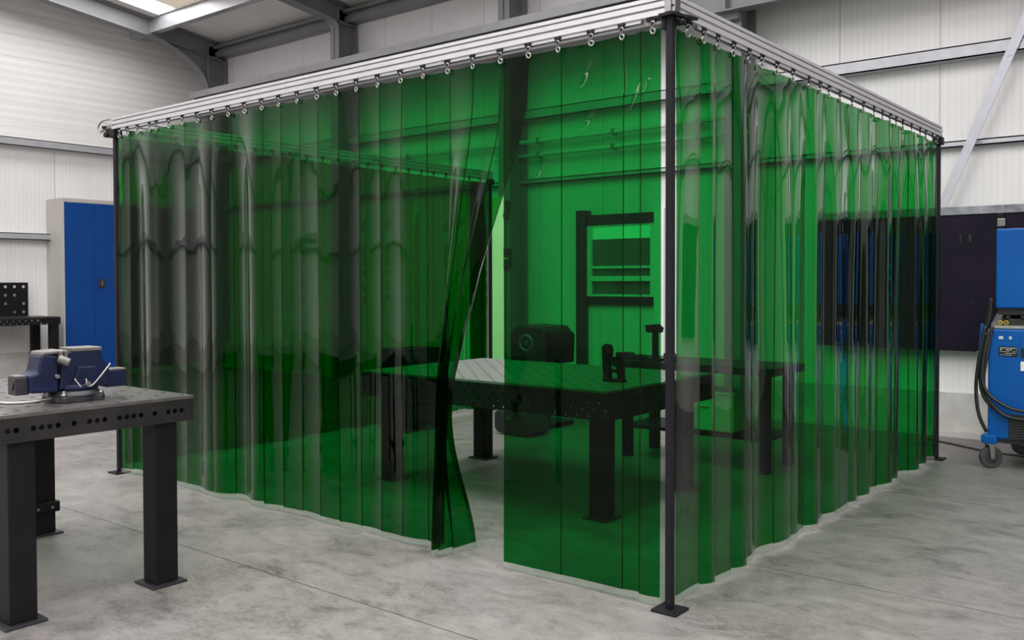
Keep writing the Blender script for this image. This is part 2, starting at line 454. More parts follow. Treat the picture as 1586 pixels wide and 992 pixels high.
# diagonal wind brace on the back wall
def brace(bm):
    d = Vector((.393 + .288, 0, 3.711 - 2.076)).normalized(); p = Vector((-.2625, 5.575, 2.137)); q = Vector((.92, 5.575, 4.98))
    n = Vector((d.z, 0, -d.x)) * .04
    A = [p - n, p + n, q + n, q - n]
    prism(bm, [(v.x, v.z) for v in A], 5.575, 5.589, 1)
    for s in (-1, 1): cyl(bm, (.285 + .016 * s, 5.578, 3.44 + .004 * s), (.285 + .016 * s, 5.566, 3.44 + .004 * s), .007, 8)
trim(brace, 'brace')

# door with a window in the back wall
x0, x1, d0 = -4.32, -3.27, YB - .12
def dfr(bm):
    box(bm, x0 - .07, d0 - .03, 0, x0 + .06, YB - .005, 2.30); 
    box(bm, x0 + .06, d0, 2.12, x1 - .065, YB - .005, 2.24); box(bm, x0 + .06, d0, 1.17, x1 - .065, YB - .005, 1.27)
dr = struct('door_1', dfr, 'doorblack', .006)
dr['_o'] = (0, 0, 0)
def dwin(bm):
    y0, y1 = d0 + .02, YB - .006
    box(bm, x0 + .06, y0, 1.27, x0 + .12, y1, 2.12); box(bm, x1 - .12, y0, 1.27, x1 - .065, y1, 2.12); box(bm, x1 - .06, y0 - .02, 0, x1 + .07, y1, 2.28)
    box(bm, x0 + .12, y0, 2.09, x1 - .12, y1, 2.12); box(bm, x0 + .12, y0, 1.27, x1 - .12, y1, 1.295)
    box(bm, x0 + .12, y0, 1.45, x1 - .12, y1, 1.51); box(bm, x0 + .12, y0 + .01, 1.60, x1 - .12, y1, 1.63)
build('window_frame', dwin, 'winframe', dr)
build('window_pane', B(x0 + .12, d0 + .06, 1.295, x1 - .12, d0 + .07, 1.95), 'glasspane', dr)
build('top_pane', B(x0 + .12, d0 + .06, 1.95, x1 - .12, d0 + .07, 2.09), 'skylit', dr)
build('lower_panel', B(x0 + .06, d0 + .05, .03, x1 - .06, d0 + .07, 1.17), 'wallv_x', dr)

# two conduits along the back wall
for z, xa, lab in ((3.205, -7.6, 'upper and longer of the two pale pipes along the back wall'), (3.03, -5.70, 'lower pale pipe along the back wall, bent at its left end')):
    pz = thing('wall_pipe', lab, 'pipe', (xa, 5.64, z))
    def pf(bm):
        if xa > -6: tube(bm, [(xa + .02, YB - .02, z + .06), (xa - .02, 5.66, z + .05), (xa + .02, 5.64, z), (xa + .1, 5.64, z)], .026, 10)
        cyl(bm, (xa + .05, 5.64, z), (-2.2, 5.64, z), .026, 12)
    build('pipe', pf, 'pale', pz)
    for x in (xa + .3, -5.0, -3.9, -2.8):
        build('clip', B(x, 5.60, z - .035, x + .03, 5.70, z + .035), 'zinc', pz)

# lime sheet standing behind the far left corner
tag(build('painted_sheet', B(-5.60, 5.31, .0, -5.29, 5.33, 2.5), 'lime', origin=(-5.55, 5.33, 0), bevel=.003),
    'tall lime green sheet standing beside the grey column behind the curtain opening', 'panel')

# ------------------------------------------------------------------ booth frame
L_, W_, H_ = 4.72, 4.38, 2.60
def post(x, y, label, brackets=False, r=.0165):
    t = thing('support_post', label, 'post', (x, y, 0), 'black booth posts')
    build('pole', B(x - r, y - r, .03, x + r, y + r, H_), 'post', t, .004)
    def foot(bm):
        box(bm, x - .062, y - .062, 0, x + .062, y + .062, .012)
        cyl(bm, (x, y, .012), (x, y, .05), .02, 12)
        for a in (-.045, .045): cyl(bm, (x + a, y - a, .012), (x + a, y - a, .02), .008, 8)
    build('foot_plate', foot, 'post', t, .003)
    if brackets:
        def br(bm):
            prism(bm, [(x - .03, y + .03), (x - .115, y + .008), (x - .12, y - .002), (x - .11, y - .014), (x - .045, y - .026), (x - .035, y - .045), (x + .035, y - .045), (x + .05, y + .03), (x + .02, y + .165), (x + .006, y + .175), (x - .008, y + .17), (x - .03, y + .05)], H_ - .008, H_ + .004, 2)
            prism(bm, [(x + .025, y - .02), (x + .06, y + .05), (x + .07, y + .12), (x + .035, y + .1)], H_ - .008, H_ + .004, 2)
        build('corner_bracket', br, 'blackpaint', t)
        def cl(bm):
            box(bm, x - .036, y - .020, H_ - .058, x - .0165, y + .012, H_ - .008); box(bm, x - .012, y + .0165, H_ - .050, x + .012, y + .036, H_ - .008)
        build('clamp_block', cl, 'blackpaint', t, .004)
        build('lock_knob', lambda bm: (cyl(bm, (x + .03, y + .01, H_ - .035), (x + .065, y + .01, H_ - .035), .013, 12)), 'blackpaint', t)
    else:
        build('clamp_block', B(x - .035, y - .035, H_ - .06, x + .035, y + .035, H_), 'blackpaint', t, .004)
    return t
post(0, 0, 'black booth post at the near corner between front and right curtains', True)
post(-L_, 0, 'black booth post at the left end of the front rail, beside the blue lockers')
post(0, W_, 'black booth post at the far right corner before the dark board')
post(-L_, W_, 'black booth post at the far left corner, seen beyond the perforated table')

def rail_profile(s):   # (across, height) outline with two grooves on each face
    w = .023; e = .014
    L = [(-w, 0), (-w, .024), (-w + e, .025), (-w + e, .034), (-w, .035), (-w, .057), (-w + e, .058), (-w + e, .065), (-w, .066), (-w, .082)]
    return L + [(-u, v) for u, v in L[::-1]]
def rail(p, q, axis, label):
    t = thing('curtain_rail', label, 'rail', ((p[0] + q[0]) / 2, (p[1] + q[1]) / 2, H_), 'aluminium curtain rails')
    def f(bm):
        if axis == 0: prism(bm, [(p[1] + u, H_ + .005 + v) for u, v in rail_profile(0)], p[0], q[0], 0)
        else: prism(bm, [(p[0] + u, H_ + .005 + v) for u, v in rail_profile(0)], p[1], q[1], 1)
    build('rail_body', f, 'alu', t)
    m0, m1 = (.09, .17) if axis == 0 else (.20, .08)
    def g(bm):  # slim C track the hooks run in
        for u in (-.017, .010):
            if axis == 0: box(bm, p[0] + m0, p[1] + u, H_ - .012, q[0] - m1, p[1] + u + .007, H_ - .007); box(bm, p[0] + m0, p[1] + u + .003, H_ - .010, q[0] - m1, p[1] + u + .005, H_ + .006)
            else: box(bm, p[0] + u, p[1] + m0, H_ - .012, p[0] + u + .007, q[1] - m1, H_ - .007); box(bm, p[0] + u + .003, p[1] + m0, H_ - .010, p[0] + u + .005, q[1] - m1, H_ + .006)
    build('hook_track', g, 'alu', t)
    return t
rf = rail((-L_ - .02, 0), (.03, 0), 0, 'long aluminium rail along the front of the booth')
rail((0, .024), (0, W_ + .03), 1, 'aluminium rail along the right side of the booth')
rail((-L_, .024), (-L_, W_ + .03), 1, 'aluminium rail along the left side of the booth, seen through the front curtain')
def capf(bm):
    box(bm, -.012, -.034, H_ + .087, .034, .03, H_ + .105); box(bm, -.012, -.034, H_ + .008, .02, -.0235, H_ + .1); box(bm, .031, -.03, H_ + .008, .038, .02, H_ + .1)
build('corner_cap', capf, 'zinc', rf, .003)
def loopf(bm):
    tube(bm, [(-4.74, 0, H_ + .075), (-4.82, 0, H_ + .09), (-4.93, 0, H_ + .085), (-4.985, 0, H_ + .045), (-4.95, 0, H_ + .008), (-4.88, 0, H_ + .015), (-4.80, 0, H_ + .03)], .006, 8)
build('pull_cord', loopf, 'castgrey', rf)
def endf(bm):
    box(bm, -4.86, -.02, H_ + .014, -4.735, .02, H_ + .045); cyl(bm, (-4.85, 0, H_ + .03), (-4.93, 0, H_ + .018), .008, 10)
build('end_stop', endf, 'zinc', rf, .003)
def knf(bm):
    cyl(bm, (-4.83, -.03, H_ - .028), (-4.83, .0, H_ - .028), .02, 12); box(bm, -4.85, -.012, H_ - .03, -4.757, .012, H_ + .012)
    cyl(bm, (-4.85, -.035, H_ + .03), (-4.85, -.02, H_ + .03), .012, 10)
build('clamp_knob', knf, 'blackpaint', rf)

# ------------------------------------------------------------------ curtains
def seeded(seed):
    r = random.Random(seed)
    return [(2 * PI / r.uniform(.32, .95), r.uniform(0, 6.28), r.uniform(.4, 1)) for _ in range(5)]
def sm(a, b, x):
    t = max(0, min(1, (x - a) / (b - a))); return t * t * (3 - 2 * t)
ZT = 2.556

def strip_mesh(bm, s0, s1, place, bow, zb, nu=16, nz=44, lap=0.0, hem=False, sag=.006, tilt=0.0):
    V = []
    zlo, zhi = (zb - .0, zb + .03) if hem else (zb + .03, ZT)
    if hem: nz = 2
    for j in range(nz + 1):
        z = zhi + (zlo - zhi) * j / nz
        row = []
        for i in range(nu + 1):
            t = i / nu
            s = s0 + (s1 - s0) * t
            zz = z - (sag * math.sin(PI * t) * sm(2.4, ZT, z)) + tilt * (t - .5) * (1 - sm(0, .4, z))
            off = bow * math.sin(PI * t) * (1 - .75 * sm(2.0, 2.56, z)) + lap * (2 * t - 1)
            row.append(bm.verts.new(place(s, zz, off)))
        V.append(row)
    for j in range(nz):
        for i in range(nu):
            f = bm.faces.new((V[j][i], V[j + 1][i], V[j + 1][i + 1], V[j][i + 1])); f.smooth = True

def curtain(name, label, at, seams, place, seed, bow=(.006, .022), lap=.003, over=.0022, nu=16, extra=0, nz=44):
    t = thing(name, label, 'curtain', at, 'green see-through welding curtains')
    r = random.Random(seed)
    for i in range(len(seams) - 1):
        s0, s1 = seams[i] - over, seams[i + 1] + over
        if i == 0: s0 = seams[0]
        if i == len(seams) - 2: s1 = seams[-1]
        b = r.uniform(*bow) * r.choice((-1, 1, 1)); zb = .012 + r.uniform(-.004, .012); tl = r.uniform(-.006, .006)
        st = build('strip', lambda bm: strip_mesh(bm, s0, s1, place, b, zb, lap=lap, tilt=tl, nu=nu, nz=nz), 'curtain', t)
        h = build('hem', lambda bm: strip_mesh(bm, s0, s1, place, b, zb, lap=lap, hem=True, tilt=tl, nu=nu), 'hem', st)
    for k in range(extra):
        a = seams[-1] - .30 + .03 * k; off0 = (-1) ** k * .02 * (k + 1)
        st = build('strip', lambda bm: strip_mesh(bm, a, a + .26, lambda s_, z, o: place(s_, z, o + off0), r.uniform(-.05, .05), .02, nu=nu), 'curtain', t)
    return t

HX = [-4.647, -4.525, -4.379, -4.215, -4.125, -3.964, -3.789, -3.611, -3.436, -3.252, -3.076, -2.892, -2.718, -2.539, -2.358, -2.180, -2.005, -1.829, -1.650, -1.476, -1.301, -1.124, -.944, -.769, -.588, -.406, -.236, -.079]
HY = [.13, .277, .42, .588, .763, .919, 1.108, 1.324, 1.559, 1.728, 1.872, 2.059, 2.277, 2.492, 2.705, 2.886, 3.053, 3.193, 3.353, 3.569, 3.793, 3.947, 4.137, 4.269]
HL = [.12 + .185 * i for i in range(23)]

def wave(ws, s, z, amp):
    return amp * sum(a * math.sin(k * s + p + .25 * math.sin(z * 1.3 + p)) for k, p, a in ws) / 2

# front, left part: hangs plain to x = -1.36, then its last strips are drawn back to the left and fold over
wsA = seeded(11)
EDGE = [(2.556, 1.0), (2.30, .965), (2.135, .895), (1.79, .648), (1.47, .426), (1.135, .215), (.93, .085), (.755, .045), (.55, .04), (.3, .05), (0, .08)]
def gfun(z):
    if z >= EDGE[0][0]: return 1.0
    for (z1, g1), (z0, g0) in zip(EDGE[:-1], EDGE[1:]):
        if z >= z0:
            t = (z - z0) / (z1 - z0); return g0 + (g1 - g0) * t
    return EDGE[-1][1]
def place_left(s, z, off):
    vz = .35 + .65 * (1 - sm(1.9, 2.56, z))
    y = wave(wsA, s, z, .016) * vz + off
    if s > -1.36:
        u = (s + 1.36) / .59
        g = gfun(z)
        x = -1.36 + .59 * u * g
        gather = (1 - g)
        y += gather * (.055 * math.sin(u * PI * 5.0) * (.55 + .45 * u) - .02 * sm(0, .25, u))
        # below the tie the tail opens again behind the curtain
        op = 1 - sm(0.0, .75, z)
        if u > .12:
            q = (u - .12) / .88
            x += op * (.04 * q) ; y += op * (.16 * q - .10 * (1 - q) * sm(0, .2, u))
        else:
            y -= op * .10 * u / .12
        return (x, y, z)
    return (s, y, z)
seamsA = [-4.672] + HX[1:23] + [-.775]
curtain('welding_curtain', 'green curtain across the left of the booth front, its free edge swept back', (-3, 0, ZT), seamsA, place_left, 5, bow=(.003, .013), nu=18)

# front, right part: nearly flat panels
wsB = seeded(23)
DIMP = [(-.455, 2.43, .03, .06, .35), (-.45, 2.21, .035, .04, .5), (-.235, 2.36, .018, .10, -.15), (-.185, 2.30, .018, .08, .4), (-.12, 2.35, .02, .05, .2), (-.72, 2.0, .03, .05, .6)]
def place_right(s, z, off):
    for x, zz, a, b, k in DIMP:
        u, v = (s - x) - k * (z - zz), z - zz
        off += .010 * math.exp(-(u / a) ** 2 - (v / b) ** 2)
    return (s, wave(wsB, s, z, .006) + off - .008 * sm(0, 1.2, 1.2 - z), z)
curtain('welding_curtain', 'flat green curtain panel between the opening and the near corner post', (-.45, 0, ZT), [-.932, -.588, -.236, -.148, -.048], place_right, 9, bow=(.003, .009), over=.0018, nu=36, nz=200)

# right side
wsC = seeded(31)
def place_side(s, z, off):
    vz = .3 + .7 * (1 - sm(1.7, 2.56, z))
    return (wave(wsC, s, z, .030 * (1 + 1.1 * sm(1.2, 3.9, s)) * (1 - sm(4.0, 4.34, s))) * vz + off, s, z)
curtain('welding_curtain', 'wavy green curtain along the right side of the booth', (0, 2.2, ZT), [.05] + HY[1:] + [W_ - .07], place_side, 13, bow=(.006, .026))
# left side
wsD = seeded(47)
def place_lside(s, z, off):
    vz = .3 + .7 * (1 - sm(1.9, 2.56, z))
    return (-L_ + wave(wsD, s, z, .026) * vz + off, s, z)
curtain('welding_curtain', 'green curtain along the left side of the booth, seen through the front one', (-L_, 2.2, ZT), [.05] + HL[1:] + [W_ - .04], place_lside, 17, bow=(.006, .024), extra=2)

# hooks: one of each kind, then copies
ORD = ['first', 'second', 'third', 'fourth', 'fifth', 'sixth', 'seventh', 'eighth', 'ninth', 'tenth', 'eleventh', 'twelfth', 'thirteenth', 'fourteenth',
       'fifteenth', 'sixteenth', 'seventeenth', 'eighteenth', 'nineteenth', 'twentieth', 'twenty-first', 'twenty-second', 'twenty-third', 'twenty-fourth',
       'twenty-fifth', 'twenty-sixth', 'twenty-seventh', 'twenty-eighth']
hook = thing('curtain_hook', '', 'hook', (0, 0, H_ - .02))
def rollf(bm):
    box(bm, -.017, -.019, H_ - .020, .017, -.010, H_ - .001); box(bm, -.006, -.020, H_ - .032, .006, -.010, H_ - .018); cyl(bm, (-.012, -.022, H_ - .004), (-.012, -.008, H_ - .004), .008, 10); cyl(bm, (.012, -.022, H_ - .004), (.012, -.008, H_ - .004), .008, 10)
build('roller', rollf, 'blackpaint', hook)
def hkf(bm):
    pts = [(-.010, -.016, H_ - .022), (.000, -.018, H_ - .014), (.012, -.018, H_ - .021), (.009, -.016, H_ - .031), (-.004, -.015, H_ - .038), (-.012, -.014, H_ - .050), (-.007, -.014, H_ - .064), (.006, -.014, H_ - .068), (.014, -.014, H_ - .058), (.009, -.014, H_ - .047), (-.003, -.014, H_ - .046)]
    tube(bm, pts, .0042, 8, k=4)
build('hook_wire', hkf, 'zinc', hook)
used = []
def put_hook(x, y, rz, label, group):
    if not used: o = hook; used.append(1)
    else:
        o = hook.copy(); COL.objects.link(o)
        for c in list(hook.children):
            d = c.copy(); COL.objects.link(d); d.parent = o
    o.location = (x, y, H_ - .02); o.rotation_euler = (0, 0, rz); o['label'] = label; o['group'] = group
for i, x in enumerate(HX[::-1]):
    put_hook(x, 0, random.uniform(-.3, .3), 'small steel hook on the front rail, %s from the near corner post' % ORD[i], 'hooks on the front rail')
for i, y in enumerate(HY):
    put_hook(0, y, PI / 2 + random.uniform(-.3, .3), 'small steel hook on the right rail, %s from the near corner post' % ORD[i], 'hooks on the right rail')
for i, y in enumerate(HL):
    put_hook(-L_, y, PI / 2 + random.uniform(-.3, .3), 'small steel hook on the left side rail, %s from the front' % ORD[i], 'hooks on the left rail')

# ------------------------------------------------------------------ tables
def perforated_table(name, label, X0, X1, Y0, Y1, top, ap, leg, legs, p, hr, app, ahr, plate_mat='plate', apron_mat='apron', group=None, foot=.03, stag=True, rows=True, apitch=None):
    t = thing(name, label, 'table', ((X0 + X1) / 2, (Y0 + Y1) / 2, 0), group)
    build('table_top', lambda bm: holed(bm, X1 - X0, Y1 - Y0, p, hr, lambda u, v, w: (X0 + u, Y0 + v, top + w), .014, stagger=stag), plate_mat, t)
    e = .012
    for nm, Wd, xf in (('front', X1 - X0, lambda u, v, w: (X0 + u, Y0 - 0 - w, top - .0145 - ap + v)),
                       ('back', X1 - X0, lambda u, v, w: (X0 + u, Y1 + w, top - .0145 - ap + v)),
                       ('right', Y1 - Y0 - .026, lambda u, v, w: (X1 + w, Y0 + .013 + u, top - .0145 - ap + v)),
                       ('left', Y1 - Y0 - .026, lambda u, v, w: (X0 - w, Y0 + .013 + u, top - .0145 - ap + v))):
        if nm == 'front': xf = lambda u, v, w: (X0 + u, Y0 - w, top - .0145 - ap + v)
        sk = None
        if rows == 'single': sk = lambda i, j: j != 1 or (i * 7) % 11 in (3, 5, 8)
        build('apron', lambda bm: holed(bm, Wd, ap, app, ahr, xf, e, stagger=(rows is True), skip=sk), apron_mat, t)
    def ribs(bm):
        if rows == 'single':
            for y in (Y0 + .05, Y1 - .056): box(bm, X0 + .02, y, top - ap - .01, X1 - .02, y + .006, top - .0145)
            for x in (X0 + .05, X1 - .056): box(bm, x, Y0 + .06, top - ap - .01, x + .006, Y1 - .06, top - .0145)
        n = max(2, int((X1 - X0) / .5))
        for i in range(1, n): x = X0 + (X1 - X0) * i / n; box(bm, x - .005, Y0 + .014, top - ap, x + .005, Y1 - .014, top - .0145)
    build('cross_rib', ribs, 'apron', t)
    for x, y in legs:
        lg = build('leg', B(x - leg / 2, y - leg / 2, .012, x + leg / 2, y + leg / 2, top - .0145 - ap), 'blackpaint', t, .005)
        build('foot_plate', B(x - leg / 2 - foot, y - leg / 2 - foot, 0, x + leg / 2 + foot, y + leg / 2 + foot, .012), 'castdark', lg, .002)
    return t
vt = perforated_table('steel_workbench', 'worn perforated steel table carrying the blue vise, at the left foreground', -3.58, -2.03, -1.94, -1.05, .90, .105, .115,
                      [(-2.11, -1.845), (-2.11, -1.185), (-3.45, -1.15), (-3.45, -1.845)], .082, .0135, .0352, .0125, rows='single', stag=True, apitch=.034)
def stre(bm):
    box(bm, -3.485, -1.78, .135, -3.415, -1.215, .185)
build('stretcher_bar', stre, 'blackpaint', vt, .006)
def strc(bm):
    box(bm, -3.52, -1.225, .13, -3.38, -1.205, .19); box(bm, -3.52, -1.095, .13, -3.38, -1.075, .19)
    box(bm, -3.39, -1.225, .13, -3.372, -1.075, .19); box(bm, -3.528, -1.225, .13, -3.51, -1.075, .19)
    cyl(bm, (-3.45, -1.31, .165), (-3.45, -1.225, .165), .05, 16)
build('leg_clamp', strc, 'blackpaint', vt, .006)
def strb(bm):
    for y in (-1.2, -1.12): cyl(bm, (-3.374, y, .16), (-3.366, y, .16), .008, 8)
build('clamp_bolt', strb, 'zinc', vt)

IX0, IX1, IY0, IY1, IT = -3.10, -.97, 1.0, 2.36, .80
perforated_table('welding_table', 'large perforated steel table inside the booth, seen through the opening', IX0, IX1, IY0, IY1, IT, .165, .115,
                 [(IX1 - .13, IY0 + .14), (IX0 + .17, IY0 + .14), (IX0 + .17, IY1 - .2), (IX1 - .13, IY1 - .2)], .066, .0145, .041, .0095, plate_mat='platelight', apron_mat='apronblack')
# upright black clamp block on the table
fx = thing('fixture_clamp', 'black upright clamp standing near the right edge of the large perforated table', 'clamp', (-1.22, 1.47, IT))
def fb(bm):
    x, y = -1.22, 1.47
    box(bm, x - .075, y - .03, IT, x + .075, y + .03, IT + .02)
    prism(bm, [(x - .07, IT + .02), (x - .03, IT + .02), (x - .035, IT + .09), (x - .02, IT + .20), (x - .03, IT + .235), (x - .06, IT + .245), (x - .085, IT + .225), (x - .08, IT + .1)], y - .025, y + .025, 1)
build('jaw_arm', fb, 'blackpaint', fx, .005)
def fb2(bm):
    x, y = -1.22, 1.47
    prism(bm, [(x + .035, IT + .02), (x + .07, IT + .02), (x + .065, IT + .19), (x + .02, IT + .195), (x + .018, IT + .16), (x + .035, IT + .15), (x + .02, IT + .09)], y - .02, y + .02, 1)
    cyl(bm, (x - .03, y, IT + .07), (x + .05, y, IT + .07), .012, 10); cyl(bm, (x - .03, y, IT + .15), (x + .04, y, IT + .15), .012, 10)
build('spindle_post', fb2, 'blackpaint', fx, .004)

# second bench behind it
sb = thing('steel_workbench', 'dark workbench at the back right inside the booth, behind the perforated table', 'table', (-1.45, 3.2, 0))
build('table_top', B(-2.15, 2.9, .74, -.75, 3.5, .80), 'apron', sb, .004)
for x in (-2.05, -.85):
    for y in (2.98, 3.42): build('leg', B(x - .035, y - .035, 0, x + .035, y + .035, .74), 'blackpaint', sb)
build('lower_shelf', B(-2.07, 2.96, .24, -.83, 3.44, .27), 'blackpaint', sb)
def wb(bm):
    box(bm, -1.62, 3.0, .275, -1.12, 3.36, .56); box(bm, -1.63, 2.99, .56, -1.11, 3.37, .585)
    box(bm, -1.40, 2.985, .46, -1.32, 3.0, .48)
tag(build('storage_bin', wb, 'white', origin=(-1.37, 3.18, .27), bevel=.01), 'pale storage bin on the lower shelf of the back right bench', 'bin')
def up(bm):
    x, y = -1.80, 3.0
    box(bm, x - .06, y - .06, .80, x + .06, y + .06, .82); cyl(bm, (x, y, .82), (x, y, 1.05), .028, 12)
    prism(bm, [(x - .07, 1.03), (x + .05, 1.03), (x + .06, 1.07), (x + .02, 1.10), (x - .08, 1.09)], y - .035, y + .035, 1)
tag(build('clamp_stand', up, 'blackpaint', origin=(-1.8, 3.0, .8), bevel=.004), 'black clamp with a bent head standing upright on the back right bench', 'clamp')
for i, (x, h, lab) in enumerate([(-2.05, .06, 'small dark block at the left end of the back right bench'), (-1.93, .045, 'flat dark block second from the left end of the back right bench'), (-1.66, .07, 'taller dark block right of the upright clamp on the back bench')]):
    def bl(bm):
        prism(bm, [(x - .045, .80), (x + .045, .80), (x + .045, .80 + h * .7), (x + .02, .80 + h), (x - .045, .80 + h)], 2.96, 3.04, 1)
    tag(build('steel_block', bl, 'castdark', origin=(x, 3, .8), bevel=.004), lab, 'block', 'dark blocks on the back right bench')

# wire feeder on a pedestal, black case on the floor, tool chest
wf = thing('wire_feeder', 'black wire feeder with a round window on a pedestal, behind the perforated table', 'machine', (-3.5, 3.75, 0))
def wfb(bm):
    prism(bm, [(-3.80, .66), (-3.37, .66), (-3.37, .96), (-3.41, 1.005), (-3.70, 1.015), (-3.78, .98), (-3.81, .9)], 3.6, 4.05, 1)
build('body', wfb, 'machblack', wf, .02)
def wfs(bm):
    prism(bm, [(-3.37, .64), (-3.30, .64), (-3.29, .92), (-3.32, .95), (-3.37, .955)], 3.66, 4.0, 1)
build('side_housing', wfs, 'blackpaint', wf, .015)
def wfl(bm):
    ring(bm, (-3.6, 3.595, .84), (0, 1, 0), .075, .014, 28); cyl(bm, (-3.6, 3.60, .84), (-3.6, 3.585, .84), .03, 16)
build('reel_window', wfl, 'castgrey', wf)
def wfp(bm):
    box(bm, -3.64, 3.74, .05, -3.52, 3.9, .66); box(bm, -3.8, 3.55, .0, -3.36, 4.08, .05)
build('pedestal', wfp, 'blackpaint', wf, .01)
bc = thing('tool_case', 'rounded black case on the floor under the far side of the perforated table', 'case', (-3.4, 3.25, 0))
def bcf(bm):
    prism(bm, [(-3.58, .02), (-3.26, .0), (-3.19, .04), (-3.20, .11), (-3.25, .21), (-3.31, .24), (-3.58, .24), (-3.62, .20), (-3.62, .06)], 3.12, 3.45, 1)
build('shell', bcf, 'machblack', bc, .02)
build('grip', lambda bm: tube(bm, [(-3.53, 3.28, .23), (-3.52, 3.28, .275), (-3.38, 3.28, .275), (-3.37, 3.28, .23)], .013, 8), 'blackpaint', bc)
build('latch', B(-3.46, 3.105, .15, -3.40, 3.122, .20), 'zinc', bc)
tb = thing('tool_chest', 'dark steel tool chest against the left curtain inside the booth', 'chest', (-4.45, 2.85, 0))
build('body', B(-4.60, 2.6, .05, -4.28, 3.1, .80), 'blackpaint', tb, .008)
for k in range(4): build('drawer', B(-4.28, 2.62, .09 + .175 * k, -4.265, 3.08, .25 + .175 * k), 'apron', tb, .003)
for y in (2.65, 3.05):
    for x in (-4.55, -4.33): build('foot', B(x - .03, y - .03, 0, x + .03, y + .03, .05), 'rubber', tb)

# ------------------------------------------------------------------ bench vise on the foreground table
VX, VY, VZ = -2.31, -1.50, .90
bv = thing('bench_vise', 'navy blue bench vise bolted to the foreground steel table', 'vise', (VX, VY, VZ))
def vb(bm):
    pts = []
    for i in range(48):
        a = 2 * PI * i / 48; r = .105 + .026 * max(0, math.cos(4 * a + PI)) ** 2
        pts.append((VX + r * math.cos(a), VY + r * math.sin(a)))
    prism(bm, pts, VZ, VZ + .026, 2)
    cyl(bm, (VX, VY, VZ + .026), (VX, VY, VZ + .048), .112, 40, .095)
build('swivel_base', vb, 'castdark', bv, .004)
for i in range(4):
    a = PI / 4 + i * PI / 2; x, y = VX + .112 * math.cos(a), VY + .112 * math.sin(a)
    build('anchor_bolt', lambda bm: (cyl(bm, (x, y, VZ + .026), (x, y, VZ + .04), .013, 6), cyl(bm, (x, y, VZ + .04), (x, y, VZ + .05), .007, 8)), 'zinc', bv)
def vbody(bm):
    cyl(bm, (VX, VY + .01, VZ + .048), (VX, VY + .01, VZ + .075), .092, 40, .088)
    # fixed jaw casting, side outline in (y, z)
    prism(bm, [(VY - .085, VZ + .052), (VY + .13, VZ + .06), (VY + .135, VZ + .14), (VY + .105, VZ + .17), (VY + .095, VZ + .215), (VY - .055, VZ + .215), (VY - .06, VZ + .17), (VY - .075, VZ + .155)], VX - .055, VX + .055, 0)
    prism(bm, [(VY - .04, VZ + .06), (VY + .10, VZ + .06), (VY + .07, VZ + .15), (VY - .01, VZ + .15)], VX - .068, VX + .068, 0)
build('fixed_body', vbody, 'viseblue', bv, .008)
def vanv(bm): box(bm, VX - .06, VY - .03, VZ + .213, VX + .06, VY + .098, VZ + .229)
build('anvil_top', vanv, 'jaw', bv, .003)
def vmov(bm):
    prism(bm, [(VY - .205, VZ + .05), (VY - .088, VZ + .045), (VY - .088, VZ + .20), (VY - .135, VZ + .21), (VY - .16, VZ + .205), (VY - .175, VZ + .135), (VY - .21, VZ + .125)], VX - .058, VX + .058, 0)
build('moving_jaw', vmov, 'viseblue', bv, .01)
def vmt(bm):
    prism(bm, [(VY - .155, VZ + .205), (VY - .062, VZ + .212), (VY - .062, VZ + .224), (VY - .15, VZ + .220)], VX - .06, VX + .06, 0)
build('moving_jaw_cap', vmt, 'jaw', bv, .004)
def vjp(bm):
    box(bm, VX - .075, VY - .09, VZ + .178, VX + .075, VY - .075, VZ + .222); box(bm, VX - .075, VY - .07, VZ + .178, VX + .075, VY - .056, VZ + .222)
    cyl(bm, (VX + .07, VY - .095, VZ + .19), (VX + .095, VY - .06, VZ + .17), .018, 12)
build('jaw_plates', vjp, 'jaw', bv, .004)
def vsl(bm):
    box(bm, VX - .035, VY + .13, VZ + .045, VX + .035, VY + .222, VZ + .118)
build('slide', vsl, 'viseblue', bv, .004)
def vsf(bm):
    box(bm, VX - .037, VY - .255, VZ + .045, VX + .037, VY - .2, VZ + .118)
build('slide_front', vsf, 'castdark', bv, .004)
build('slide_cap', B(VX - .034, VY + .135, VZ + .118, VX + .034, VY + .220, VZ + .126), 'jaw', bv, .002)
build('slide_cap', B(VX - .036, VY - .253, VZ + .118, VX + .036, VY - .21, VZ + .126), 'jaw', bv, .002)
def vsc(bm):
    cyl(bm, (VX, VY - .2555, VZ + .082), (VX, VY - .259, VZ + .082), .02, 16)
build('screw_end', vsc, 'label', bv)
def vh(bm):
    tube(bm, [(VX + .072, VY + .02, VZ + .095), (VX + .085, VY + .02, VZ + .065), (VX + .095, VY + .045, VZ + .075), (VX + .09, VY + .12, VZ + .155)], .0045, 8)
    cyl(bm, (VX + .068, VY + .02, VZ + .075), (VX + .095, VY + .02, VZ + .075), .011, 12)
build('lock_lever', vh, 'zinc', bv)
build('short_lever', lambda bm: tube(bm, [(VX + .07, VY - .03, VZ + .10), (VX + .09, VY - .01, VZ + .06)], .004, 8), 'zinc', bv)
build('pivot_pin', lambda bm: cyl(bm, (VX + .05, VY - .10, VZ + .115), (VX + .075, VY - .10, VZ + .115), .009, 10), 'zinc', bv)
def vhand(bm):
    tube(bm, [(VX + .06, VY - .13, VZ + .022), (VX + .08, VY - .22, VZ + .02), (VX + .05, VY - .31, VZ + .02), (VX - .02, VY - .34, VZ + .024)], .008, 10)
bv.scale = (1.08, 1.08, 1.08)
tag(build('vise_handle', vhand, 'zinc', origin=(VX + .06, VY - .22, VZ)), 'bent bright steel bar lying on the table beside the blue vise', 'bar')

